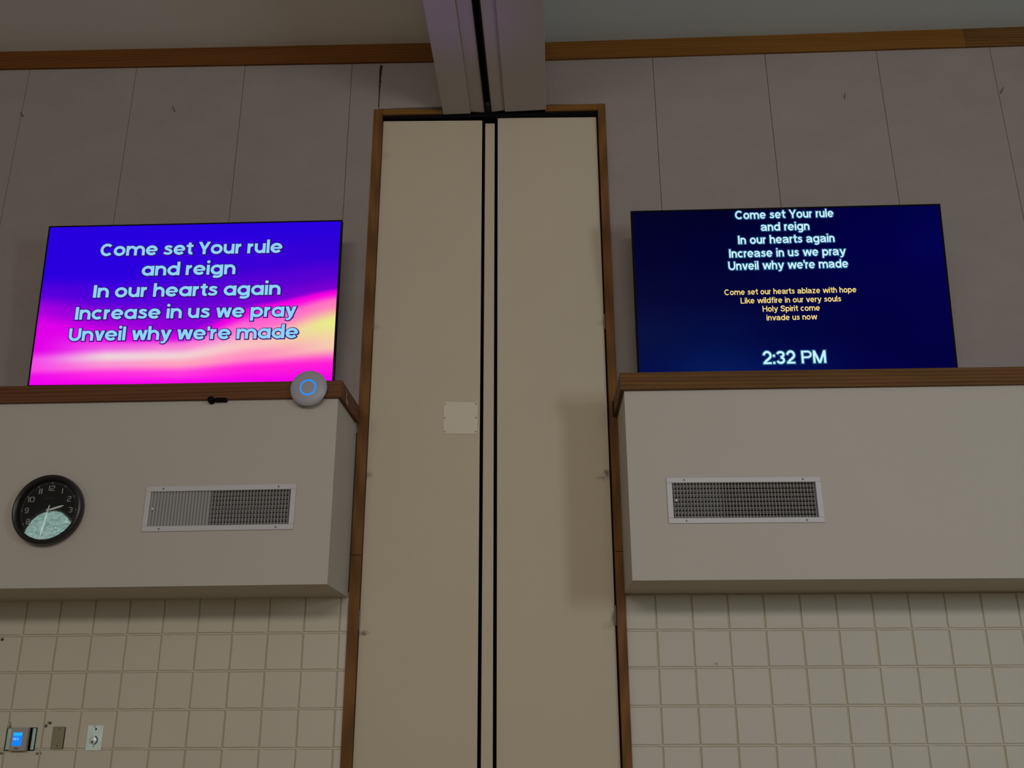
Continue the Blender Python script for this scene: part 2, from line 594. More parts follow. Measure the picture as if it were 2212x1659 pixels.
def ledge(side, u_end, u_out, zt_end, zb_end, slope, mat, label, name):
    sg = 1 if u_out > u_end else -1
    D, t = 0.49, 0.022
    ue = u_end - sg * t
    m = MB()
    z = lambda u, zz: zz + (u - u_end) * slope
    a, c = (u_out, ue) if sg < 0 else (ue, u_out)
    m.sbox(a, c, -D - t, -D, z(a, zb_end), z(a, zt_end), z(c, zb_end), z(c, zt_end))
    x0, x1 = min(u_end, ue), max(u_end, ue)
    m.box(x0, x1, -D, -0.045, zb_end, zt_end)
    return struct(name, m, mat, side, label, 'trim', 0.002)


lg = ledge('L', -1.298, -8.0, 3.549, 3.449, -0.0085, M['wood_ll'], 'reddish oak ledge board capping the left soffit under the bright screen', 'trim_4')
m = MB()
i0 = len(m.v)
m.v += [(-1.2735, -.425, 3.531), (-1.2735, -.395, 3.505), (-1.2735, -.345, 3.452), (-1.2735, -.40, 3.452), (-1.2735, -.418, 3.49)]
m.f.append((0, 1, 2, 3, 4))
o = m.build('bare_patch', M['patch'], lg)
o['label'] = 'bare pale patch on the end of the ledge'
m = MB()
m.tube((-1.276, -.372, 3.497), (-1.2725, -.372, 3.497), 0.007)
m.build('screw_hole', M['black'], lg)
rg = ledge('R', 0.536, 8.0, 3.596, 3.493, 0.006, M['wood_rl'], 'golden grainy oak ledge board capping the right soffit under the dark screen', 'trim_5')

# ------------------------------------------------------------------ pocket door frame, doors, partition panel
m = MB()
JY0, JY1 = -0.034, 0.10
m.hexa([(-.926, JY0, 0), (-.866, JY0, 0), (-.866, JY1, 0), (-.926, JY1, 0), (-.926, JY0, 5.684), (-.866, JY0, 5.684), (-.866, JY1, 5.684), (-.926, JY1, 5.684)])
fr = struct('trim_6', m, M['wood_j'], 'C', 'tall oak door frame around the beige pocket doors', 'door frame', 0.002)
m = MB()
m.box(.586, .637, JY0, JY1, 0, 5.7245)
m.build('right_jamb', M['wood_j'], fr, 0.002)
m = MB()
m.sbox(-.866, -.45, JY0 + .001, JY1, 5.640, 5.684, 5.650, 5.695)
m.build('head_casing', M['wood_h'], fr, 0.002)
m = MB()
m.sbox(.23, .586, JY0 + .001, JY1, 5.667, 5.713, 5.676, 5.7235)
m.build('head_casing', M['wood_h'], fr, 0.002)
m = MB()
m.sbox(-.866, .586, -.018, .10, 5.6185, 5.6395, 5.6435, 5.6755)
m.build('dark_gap_bar', M['black'], fr)  # black bar painted as the shade in the gap above the doors
m = MB()
m.box(-.927, -.866, JY0 - .0006, JY0 + .004, 2.664, 2.667)
m.build('joint_line', M['black'], fr)
m = MB()
m.box(.586, .638, JY0 - .0006, JY0 + .004, 2.680, 2.683)
m.build('joint_line', M['black'], fr)

m = MB()
m.box(.606, .613, JY0 - .0008, JY0 + .004, 3.49, 3.595)
m.build('slot', M['black'], fr)

m = MB()       # dark pocket behind the doors
m.box(-.95, .66, 0.16, 0.2, 0, 5.8)
m.box(-.95, .66, 0.06, 0.16, 5.668, 5.8)
struct('wall_pocket', m, M['void'], 'C', 'black recess behind the tall beige doors', 'recess')

m = MB()
m.hexa([(-.8635, 0, .01), (-.1945, 0, .01), (-.1945, .045, .01), (-.8635, .045, .01), (-.8635, 0, 5.612), (-.1945, 0, 5.616), (-.1945, .045, 5.616), (-.8635, .045, 5.612)])
d1 = struct('door_1', m, M['door'], 'C', 'left tall beige pocket door with a square cover plate', 'door', 0.0015)
m = MB()
m.hexa([(-.0905, 0, .01), (.5765, 0, .01), (.5765, .045, .01), (-.0905, .045, .01), (-.0905, 0, 5.634), (.5765, 0, 5.639), (.5765, .045, 5.639), (-.0905, .045, 5.634)])
d2 = struct('door_2', m, M['door'], 'C', 'right tall beige pocket door with a plain face', 'door', 0.0015)
for dpar, x, zz in ((d1, -.8655, (2.25, 2.36)), (d1, -.8655, (4.08, 4.18)), (d2, .5795, (2.27, 2.38)), (d2, .5795, (4.08, 4.18))):
    m = MB()
    m.tube((x, -.004, zz[0]), (x, -.004, zz[1]), 0.006, 10)
    m.build('hinge', M['screw'], dpar, smooth=True)
for dpar, x, z0_, z1_ in ((d1, -.1925, .01, 5.616), (d2, -.0925, .01, 5.634)):
    m = MB()
    m.box(x - .002, x + .002, -.001, .03, z0_, z1_)
    m.build('rubber_seal', M['black'], dpar)
for dpar, x0, x1, za, zb in ((d1, -.8635, -.1945, 5.6125, 5.617), (d2, -.0905, .5765, 5.6365, 5.641)):
    m = MB()
    m.sbox(x0, x1, .006, .04, za, zb, za + .003, zb + .003)
    m.build('top_seal', M['black'], dpar)
m = MB()
m.hexa([(-.415, -.004, 3.400), (-.209, -.004, 3.397), (-.209, 0, 3.397), (-.415, 0, 3.400), (-.415, -.004, 3.603), (-.209, -.004, 3.598), (-.209, 0, 3.598), (-.415, 0, 3.603)])
cp = m.build('cover_plate', M['cover'], d1, 0.001)
cp['label'] = 'paler square cover plate with six screws'
for x in (-.406, -.219):
    for z in (3.412, 3.500, 3.588):
        m = MB()
        m.lathe([(.0045, -.0055), (.0045, -.004)], x, z, 12)
        m.build('screw', M['screw'], cp)

pp = thing('partition_panel', 'C', -.143, 0, 0, 'narrow beige end panel of the folding partition between the two tall doors', 'partition')
m = MB()
m.box(-.032, .032, .012, .08, .012, 5.600)
m.build('panel', M['door'], pp, 0.002)
for x in (-.035, .035):
    m = MB()
    m.box(x - .003, x + .003, .018, .075, .012, 5.600)
    m.build('rubber_seal', M['black'], pp)

# ------------------------------------------------------------------ track beam coming out from above the doors
bm_ang = math.radians(-2.45)
m = MB()
BX0, BX1 = -.456, .2375       # at the wall
L = 7.2
zb0 = 5.646


def beam_strip(x0, x1, z0, z1=None, z_top=6.42, y0=-.036):
    m.hexa([(x0, -L, z0), (x1, -L, z1 if z1 else z0), (x1, y0, z1 if z1 else z0), (x0, y0, z0), (x0, -L, z_top), (x1, -L, z_top), (x1, y0, z_top), (x0, y0, z_top)])


beam_strip(BX0, -.272, zb0, zb0 + .002)
beam_strip(-.272, -.176, zb0 + .016, zb0 + .008)
beam_strip(-.130, -.040, zb0 + .010, zb0 + .020)
beam_strip(-.040, BX1, zb0 + .008, zb0 + .016)
beam_strip(-.176, -.130, zb0 + .14)
bmo = m.build('beam', M['beam'], None, 0.003)
tag(bmo, 'white beam with a black track slot running out along the ceiling', 'beam', None, 'structure')
# direction of the beam: it shears sideways by 0.042 per metre toward the room
piv = Vector((-.153, DC, 0))
bmo.location = (piv.x - (-.153) * math.cos(bm_ang), piv.y - (-.153) * math.sin(bm_ang), 0)
bmo.rotation_euler = (0, 0, -bm_ang * -1)
m = MB()
for x0, x1 in ((-.175, -.168), (-.138, -.131)):
    m.box(x0, x1, -L, -.036, zb0 + .002, zb0 + .138)
m.box(-.168, -.138, -L, -.036, zb0 + .06, zb0 + .07)
tr = m.build('track', M['track'], bmo)
tr['label'] = 'black metal track in the slot'

# ------------------------------------------------------------------ televisions
# a geometric pen alphabet: every glyph is a list of (centre line, closed, pen width) or ('P', slanted stem) pieces, cap height = 1
def arc(cx, cy, rx, ry, a0, a1, n=22):
    return [(cx + rx * math.cos(math.radians(a0 + (a1 - a0) * i / n)), cy + ry * math.sin(math.radians(a0 + (a1 - a0) * i / n))) for i in range(n + 1)]


def make_font(XH, PT, RX, nr, ASC, one_storey, gap, space):
    HP = PT / 2
    RC, RY = XH / 2, XH / 2 - HP + .012
    TH = PT * .82                      # thin pen for bars
    xl, xo = HP, RX + HP
    xr = xo + RX + HP * .1
    WD = PT * 1.12                     # level width of slanted stems

    def oval(dx=0.0):
        return (arc(xo + dx, RC, RX, RY, 0, 360, 40)[:-1], True, PT)

    def stem(x, a, b, w=PT):
        return ([(x, a), (x, b)], False, w)

    def arch(x0):
        ay = XH - HP + .008
        return ([(x0, ay - nr - .08)] + arc(x0 + nr, ay - nr, nr, nr, 180, 0, 18) + [(x0 + 2 * nr, 0)], False, PT)

    g = {
        'o': ([oval()], 2 * xo),
        'd': ([oval(), stem(xr, 0, ASC)], xr + HP),
        'b': ([oval(HP * .1), stem(xl, 0, ASC)], 2 * xo + HP * .1),
        'p': ([oval(HP * .1), stem(xl, -.27, XH)], 2 * xo + HP * .1),
        'g': ([oval(), ([(xr, XH), (xr, 0.02)] + arc(xr - RX * .98, .0, RX * .98, .285 - HP, 0, -138, 18), False, PT * .92)], xr + HP),
        'e': ([(arc(xo, RC, RX, RY, 0, 320, 34), False, PT), ([(HP + .02, RC - .005), (2 * xo - HP * .5, RC - .005)], False, TH * .8)], 2 * xo),
        'c': ([(arc(xo, RC, RX, RY, 46, 314, 28), False, PT)], 2 * xo - .07),
        'C': ([(arc(.49, .5, .49 - HP, .51 - HP, 44, 316, 36), False, PT)], .93),
        'n': ([stem(xl, 0, XH), arch(xl)], 2 * nr + PT),
        'h': ([stem(xl, 0, ASC), arch(xl)], 2 * nr + PT),
        'm': ([stem(xl, 0, XH), arch(xl), arch(xl + 2 * nr)], 4 * nr + PT),
        'r': ([stem(xl, 0, XH), ([(xl, XH - HP - nr)] + arc(xl + nr, XH - HP + .004 - nr, nr, nr, 180, 88, 10), False, PT)], PT + nr * .98),
        'u': ([([(xl, XH), (xl, nr + HP)] + arc(xl + nr, nr + HP - .008, nr, nr, 180, 360, 18) + [(xl + 2 * nr, XH * .6)], False, PT), stem(xl + 2 * nr, 0, XH)], 2 * nr + PT),
        's': ([([(x * RX / .3, y * XH / .735) for x, y in ((.555, .555), (.50, .60), (.42, .632), (.33, .642), (.23, .628), (.165, .585), (.155, .52), (.20, .458), (.30, .415), (.40, .375), (.50, .315),
                (.535, .235), (.50, .155), (.42, .108), (.32, .095), (.21, .105), (.12, .138), (.05, .19))], False, PT * .86)], .62 * RX / .3),
        't': ([([(.14 + HP, .96), (.14 + HP, .25), (.16 + HP, .155), (.22 + HP, .105), (.30 + HP, .10), (.36 + HP, .115)], False, PT), ([(.0, XH - TH / 2), (.40 + HP, XH - TH / 2)], False, TH)], .40 + HP),
        'f': ([([(.14 + HP, 0), (.14 + HP, .80), (.165 + HP, .90), (.23 + HP, .955), (.33 + HP, .965)], False, PT), ([(.0, XH - TH / 2), (.36 + HP, XH - TH / 2)], False, TH)], .36 + HP),
        'i': ([stem(HP, 0, XH), (arc(HP, 1.03, HP * .56, HP * .56, 0, 360, 16)[:-1], True, HP * 1.12)] if one_storey else [stem(HP, 0, XH), stem(HP, ASC - .15, ASC)], PT),
        'l': ([stem(HP, 0, ASC)], PT),
        'k': ([stem(xl, 0, ASC), ('P', PT * .8, .25, .60, XH, WD * 1.05), ('P', .64, 0, .36, .48, WD)], .72),
        'v': ([('P', WD / 2, XH, .36, 0, WD), ('P', .72 - WD / 2, XH, .36, 0, WD)], .72),
        'y': ([('P', WD / 2, XH, .40, 0, WD), ('P', .78 - WD / 2, XH, .36, -.08, WD), ([(.37, -.06), (.32, -.15), (.25, -.19), (.17, -.195), (.07, -.165)], False, TH * .95)], .78),
        'w': ([('P', WD / 2, XH, .30, 0, WD * .94), ('P', .56, XH, .30, 0, WD * .9), ('P', .56, XH, .82, 0, WD * .9), ('P', 1.12 - WD / 2, XH, .82, 0, WD * .94)], 1.12),
        'z': ([([(.03, XH - TH / 2), (.58, XH - TH / 2)], False, TH), ([(.02, TH / 2), (.60, TH / 2)], False, TH), ('P', .14, TH * .5, .47, XH - TH * .5, WD * 1.1)], .62),
        'I': ([stem(HP * 1.1, 0, 1, PT * 1.1)], PT * 1.1),
        'Y': ([('P', WD / 2, 1, .45, .38, WD), ('P', .90 - WD / 2, 1, .45, .38, WD), stem(.45, 0, .46, PT * 1.05)], .90),
        'U': ([([(xl, 1), (xl, .42)] + arc(.435, .42, .435 - HP, .43 - HP, 180, 360, 22) + [(.87 - HP, 1)], False, PT)], .87),
        'H': ([stem(xl, 0, 1), stem(.86 - HP, 0, 1), ([(HP, .53), (.86 - HP, .53)], False, TH)], .86),
        'L': ([stem(xl, 0, 1), ([(HP, TH / 2), (.66, TH / 2)], False, TH)], .66),
        'P': ([stem(xl, 0, 1), ([(xl, 1 - TH / 2), (.50, 1 - TH / 2)] + arc(.50, .70, .36 - HP, .30 - TH / 2, 90, -90, 16) + [(xl, .40 + TH / 2)], False, TH)], .86 - HP * .2),
        'M': ([stem(xl, 0, 1), stem(1.04 - HP, 0, 1), ('P', xl, 1, .52, 0, WD * .95), ('P', 1.04 - HP, 1, .52, 0, WD * .95)], 1.04),
        'S': ([([(x * .82, y) for x, y in ((.93, .72), (.89, .80), (.79, .88), (.62, .92), (.42, .915), (.25, .86), (.16, .76), (.20, .65), (.33, .585), (.52, .54), (.72, .485),
                (.87, .41), (.92, .29), (.85, .17), (.70, .10), (.50, .075), (.30, .10), (.16, .17), (.09, .28))], False, PT)], .84),
        "'": ([stem(HP, .66, 1.0, PT * .9)], PT),
        ':': ([stem(HP, 0, PT), stem(HP, XH - PT, XH)], PT),
        '2': ([(arc(.36, .67, .36 - HP, .345 - HP * .6, 172, -28, 20) + [(.46, .40), (.25, .24), (.12, .08)], False, PT), ([(.03, TH / 2), (.70, TH / 2)], False, TH)], .72),
        '3': ([(arc(.35, .735, .31 - HP * .6, .285 - HP, 165, -90, 20), False, PT * .95), (arc(.35, .285, .35 - HP, .30 - HP, 90, -168, 22), False, PT * .95)], .72),
    }
    if one_storey:
        g['a'] = ([oval(), stem(xr, 0, XH)], xr + HP)
    else:
        w = RX * 2 + PT * .9
        g['a'] = ([([(HP * .8, XH - .20), (.16, XH - HP * 1.05), (.30, XH - HP * .82), (w - PT * 1.5, XH - HP * 1.0), (w - HP * 1.15, XH - HP * 2.0), (w - HP, XH - .28), (w - HP, .10), (w - HP * .6, .0)], False, PT * .92),
                   ([(w - HP, .45), (w - .26, .41), (.19, .36), (HP * 1.05, .29), (HP * .95, .19), (.17, HP * .95), (.28, HP * .85), (w - .24, .13), (w - HP, .26)], False, PT * .85)], w + .03)
    return g, gap, space


def dial_font():
    """squared monoline figures with clipped corners"""
    w, p, c = .62, .10, .12
    h = p / 2

    def L(*pts, closed=False):
        return (list(pts), closed, p)
    a, b, t, m_ = h, w - h, 1 - h, .5
    g = {
        '0': ([L((a + c, h), (b - c, h), (b, h + c), (b, t - c), (b - c, t), (a + c, t), (a, t - c), (a, h + c), closed=True)], w),
        '1': ([L((h, 0), (h, 1))], p),
        '2': ([L((a, t - .16), (a, t - c), (a + c, t), (b - c, t), (b, t - c), (b, m_ + .16), (b - c, m_), (a + c, m_ - .06), (a, m_ - .2), (a, h), (w, h))], w),
        '3': ([L((a, t - .12), (a + c, t), (b - c, t), (b, t - c), (b, m_ + c), (b - c, m_), (a + .18, m_)), L((b - c, m_), (b, m_ - c), (b, h + c), (b - c, h), (a + c, h), (a, h + .12))], w),
        '4': ([L((b - .1, 0), (b - .1, t), (a, .27), (w, .27))], w),
        '5': ([L((b, t), (a, t), (a, .58), (b - c, .58), (b, .58 - c), (b, h + c), (b - c, h), (a + c, h), (a, h + .12))], w),
        '6': ([L((b, t - .12), (b - c, t), (a + c, t), (a, t - c), (a, h + c), (a + c, h), (b - c, h), (b, h + c), (b, .56 - c), (b - c, .56), (a, .56))], w),
        '7': ([L((0, t), (b, t), (.22, 0))], w),
        '8': ([L((a + c, m_), (a, m_ - c), (a, h + c), (a + c, h), (b - c, h), (b, h + c), (b, m_ - c), (b - c, m_), closed=True),
               L((a + c, m_), (a + .04, m_ + c), (a + .04, t - c), (a + c, t), (b - c, t), (b - .04, t - c), (b - .04, m_ + c), (b - c, m_), closed=True)], w),
        '9': ([L((a, h + .12), (a + c, h), (b - c, h), (b, h + c), (b, t - c), (b - c, t), (a + c, t), (a, t - c), (a, .44 + c), (a + c, .44), (b, .44))], w),
        '.': ([L((h, 0), (h, p))], p),
    }
    return g, .13, .3


BOLD = make_font(.785, .215, .33, .295, 1.08, True, .075, .36)
GROT = make_font(.735, .175, .275, .235, 1.0, False, .095, .40)
DIAL = dial_font()


def stroke(mb, pts, closed, w, fn, grow):
    P = [Vector(p) for p in pts]
    P = [p for i, p in enumerate(P) if i == 0 or (p - P[i - 1]).length > 1e-4]
    n = len(P)
    if not closed and grow:
        P[0] = P[0] + (P[0] - P[1]).normalized() * grow
        P[-1] = P[-1] + (P[-1] - P[-2]).normalized() * grow
    h = w / 2 + grow
    Lf, Rt = [], []
    for i in range(n):
        a = P[(i - 1) % n] if closed or i > 0 else None
        c = P[(i + 1) % n] if closed or i < n - 1 else None
        d0 = (P[i] - a).normalized() if a is not None else None
        d1 = (c - P[i]).normalized() if c is not None else None
        d0 = d0 or d1
        d1 = d1 or d0
        t = (d0 + d1)
        t = t.normalized() if t.length > 1e-6 else d0
        nn = Vector((-t.y, t.x))
        k = min(1 / max(0.35, nn.dot(Vector((-d0.y, d0.x)))), 2.2)
        Lf.append(P[i] + nn * h * k)
        Rt.append(P[i] - nn * h * k)
    i0 = len(mb.v)
    for a, c in zip(Lf, Rt):
        mb.v += [fn(a), fn(c)]
    for i in range(n if closed else n - 1):
        j = (i + 1) % n
        mb.f.append((i0 + 2 * i, i0 + 2 * i + 1, i0 + 2 * j + 1, i0 + 2 * j))


def add_pen(mb, font, body, xa, xb, z, cap, y, grow=0.0, only=None):
    """flat lettering (one word of it, when only is given) in the local x-z plane, fitted between xa and xb, baseline on z"""
    glyphs, gap, space = font
    x, items, word = 0.0, [], 0
    for ch in body:
        if ch == ' ':
            x += space
            word += 1
            continue
        st, adv = glyphs[ch]
        g = gap * (.35 if ch in "vwyYtrk'" else 1)
        if only is None or only == word:
            items.append((st, x))
        x += adv + g
    tot = x - gap
    s = (xb - xa) / tot
    for st, ox in items:
        for e in st:
            fn = lambda p: (xa + (p.x + ox) * s, y, z + p.y * cap)
            if e[0] == 'P':                      # a slanted stem with level ends
                _, x0, y0, x1, y1, w = e
                q = Vector((x1 - x0, y1 - y0)).normalized() * grow
                x0, y0, x1, y1 = x0 - q.x, y0 - q.y, x1 + q.x, y1 + q.y
                h = w / 2 + grow * 1.1
                i0 = len(mb.v)
                mb.v += [fn(Vector(p)) for p in ((x0 - h, y0), (x0 + h, y0), (x1 + h, y1), (x1 - h, y1))]
                mb.f.append((i0, i0 + 1, i0 + 2, i0 + 3))
            else:
                stroke(mb, e[0], e[1], e[2], fn, grow)


def screen_mesh(name, w, z0, z1, fn, parent, y, nx=120, nz=70):
    vs, fs, cols = [], [], []
    for j in range(nz + 1):
        for i in range(nx + 1):
            U, t = i / nx, 1 - j / nz
            vs.append((-w / 2 + w * U, y, z0 + (z1 - z0) * j / nz))
            cols.append(fn(U, t))
    for j in range(nz):
        for i in range(nx):
            a = j * (nx + 1) + i
            fs.append((a, a + 1, a + nx + 2, a + nx + 1))
    me = bpy.data.meshes.new(name)
    me.from_pydata(vs, [], fs)
    at = me.attributes.new('pixel_colour', 'FLOAT_COLOR', 'POINT')
    for k, c in enumerate(cols):
        at.data[k].color = srgb(*c)
    o = bpy.data.objects.new(name, me)
    COL.objects.link(o)
    o.parent = parent
    return o


def television(side_name, B, E, Up, w, z0, z1, label):
    o = bpy.data.objects.new('television', None)
    COL.objects.link(o)
    E, Up = Vector(E).normalized(), Vector(Up).normalized()
    Nn = Up.cross(E).normalized()            # into the wall is -(toward viewer)
    Yl = Up.cross(E)
    Yl = -E.cross(Up) * -1
    Yl = Up.cross(E)                         # local +y
    o.matrix_world = Matrix(((E.x, Yl.x, Up.x, B[0]), (E.y, Yl.y, Up.y, B[1]), (E.z, Yl.z, Up.z, B[2]), (0, 0, 0, 1)))
    tag(o, label, 'television', 'televisions above the soffits')
    return o


LCOL = [
    (0.0, [(0, 38, 0, 222), (.3, 42, 0, 222), (.42, 85, 0, 220), (.53, 165, 0, 224), (.63, 220, 0, 232), (.78, 226, 0, 235), (.85, 245, 75, 235), (.9, 250, 70, 230), (.95, 240, 8, 236), (1, 240, 0, 240)]),
    (.25, [(0, 38, 0, 222), (.3, 42, 0, 222), (.45, 75, 0, 220), (.6, 150, 0, 216), (.72, 235, 0, 235), (.77, 238, 90, 228), (.83, 238, 212, 220), (.88, 250, 145, 210), (.94, 255, 40, 225), (1, 242, 0, 235)]),
    (.5, [(0, 38, 0, 222), (.28, 52, 0, 216), (.48, 95, 0, 212), (.66, 140, 0, 216), (.72, 215, 10, 228), (.77, 248, 130, 215), (.83, 242, 208, 214), (.88, 255, 160, 190), (.94, 255, 55, 222), (1, 245, 0, 235)]),
    (.75, [(0, 38, 0, 222), (.25, 58, 0, 214), (.40, 92, 0, 210), (.50, 122, 0, 212), (.545, 248, 0, 226), (.63, 255, 100, 208), (.76, 250, 192, 190), (.84, 255, 140, 195), (.91, 255, 30, 216), (1, 240, 0, 235)]),
    (1.0, [(0, 40, 0, 220), (.2, 50, 0, 214), (.33, 85, 0, 210), (.42, 122, 0, 210), (.45, 246, 0, 225), (.51, 254, 120, 190), (.63, 232, 236, 135), (.78, 246, 205, 175), (.9, 255, 25, 216), (1, 238, 0, 238)]),
]


def sm(x):
    return x * x * (3 - 2 * x)


def left_picture(U, t):
    for (u0, a), (u1, b_) in zip(LCOL[:-1], LCOL[1:]):
        if U <= u1 + 1e-9:
            k = sm((U - u0) / (u1 - u0)) * .5 + .5 * (U - u0) / (u1 - u0)
            st = [tuple(p * (1 - k) + q * k for p, q in zip(x, y)) for x, y in zip(a, b_)]
            break
    for p, q in zip(st[:-1], st[1:]):
        if t <= q[0] + 1e-9:
            k = sm(max(0, (t - p[0]) / max(1e-6, q[0] - p[0])))
            return tuple(a * (1 - k) + c * k for a, c in zip(p[1:], q[1:]))
    return st[-1][1:]


RG = [[(5, 4, 40), (2, 2, 40), (1, 1, 48), (1, 1, 66), (2, 2, 72)],
      [(4, 4, 44), (3, 3, 48), (2, 2, 56), (2, 1, 70), (3, 2, 78)],
      [(8, 9, 50), (4, 6, 52), (3, 4, 58), (3, 2, 66), (3, 2, 70)],
      [(9, 17, 62), (5, 14, 66), (2, 6, 62), (3, 2, 62), (4, 2, 66)],
      [(6, 14, 72), (4, 26, 88), (2, 14, 80), (3, 3, 66), (3, 1, 60)]]


def right_picture(U, t):
    x, y = min(U * 4, 3.9999), min(t * 4, 3.9999)
    i, j = int(x), int(y)
    fx, fy = sm(x - i), sm(y - j)
    c = []
    for k in range(3):
        a = RG[j][i][k] * (1 - fx) + RG[j][i + 1][k] * fx
        d = RG[j + 1][i][k] * (1 - fx) + RG[j + 1][i + 1][k] * fx
        c.append(a * (1 - fy) + d * fy)
    return tuple(c)


def tv_body(o, w, z0, z1, bez):
    m = MB()
    m.box(-w / 2, w / 2, 0.002, 0.03, z0, z1)
    m.box(-w / 2 + .25, w / 2 - .25, 0.03, 0.07, z0 + .06, z1 - .35)
    m.build('back_shell', M['black'], o, 0.002)
    m = MB()
    m.box(-w / 2, w / 2, -0.004, 0.002, z1 - bez, z1)
    m.box(-w / 2, w / 2, -0.004, 0.002, z0, z0 + bez)
    m.box(-w / 2, -w / 2 + bez, -0.004, 0.002, z0 + bez, z1 - bez)
    m.box(w / 2 - bez, w / 2, -0.004, 0.002, z0 + bez, z1 - bez)
    m.build('bezel', M['black'], o)
    m = MB()
    m.box(-.3, .3, 0.07, 0.12, z0 + .3, z1 - .35)
    m.build('wall_bracket', M['track'], o)


tl = television('L', (-1.9836, 5.6084, 3.684), (0.99783, -0.06391, -0.016), (0.01029, -0.08873, 0.996), 1.866, 0, 0, 'lit screen with magenta and blue song words above the left soffit')
tv_body(tl, 1.866, -0.022, 1.019, 0.008)
scr = screen_mesh('screen', 1.852, -0.014, 1.011, left_picture, tl, -0.0005)
scr.data.materials.append(glow_attr('magenta blue picture'))
LT = [('Come set Your rule', -.580, .570, .811), ('and reign', -.302, .287, .676), ('In our hearts again', -.594, .577, .538), ('Increase in us we pray', -.691, .679, .397), ("Unveil why we're made", -.715, .703, .261)]
pale, outl = glow('pale blue lettering', srgb(142, 208, 250)), glow('dark violet outline', srgb(52, 8, 110))


def text_line(parent, name, font, tx, xa, xb, z, cap, mat, mat2=None, grow=0.0, dx=0.0):
    for k in range(len(tx.split(' '))):
        m = MB()
        add_pen(m, font, tx, xa, xb, z, cap, -0.0028, 0.0, k)
        if mat2:
            n = len(m.f)
            add_pen(m, font, tx, xa + dx, xb + dx, z - dx, cap, -0.0016, grow, k)
            m.grime, m.mat2 = list(range(n, len(m.f))), mat2
        m.build(name, mat, parent)


for tx, xa, xb, z in LT:
    text_line(tl, 'lyric_word', BOLD, tx, xa, xb, z, .0815, pale, outl, .07, .0012)

trt = television('R', (1.6881, 5.5428, 3.722), (0.99977, -0.01694, 0.013), (-0.01541, -0.15118, 0.98839), 1.88, 0, 0, 'dark navy screen with white and yellow song words above the right soffit')
tv_body(trt, 1.884, -0.035, 1.012, 0.010)
scr = screen_mesh('screen', 1.864, -0.025, 1.002, right_picture, trt, -0.0005, 48, 28)
scr.data.materials.append(glow_attr('navy picture'))
RT_ = [('Come set Your rule', -.308, .289, .9435), ('and reign', -.157, .137, .8645), ('In our hearts again', -.300, .283, .784), ('Increase in us we pray', -.359, .342, .6995), ("Unveil why we're made", -.369, .351, .621)]
RY_ = [('Come set our hearts ablaze with hope', -.403, .387, .4645), ('Like wildfire in our very souls', -.309, .291, .410), ('Holy Spirit come', -.181, .160, .3565), ('invade us now', -.161, .139, .302)]
wht, halo = glow('white lettering', srgb(200, 242, 252)), glow('blue halo', srgb(24, 80, 125))
yel, cyn = glow('yellow lettering', srgb(238, 212, 130)), glow('pale cyan lettering', srgb(195, 242, 252))
for tx, xa, xb, z in RT_:
    text_line(trt, 'lyric_word', GROT, tx, xa, xb, z, .053, wht, halo, .10)
for tx, xa, xb, z in RY_:
    text_line(trt, 'next_lyric_word', GROT, tx, xa, xb, z, .036, yel)
text_line(trt, 'time_word', GROT, '2:32 PM', -.200, .173, .036, .0765, cyn, halo, .08)


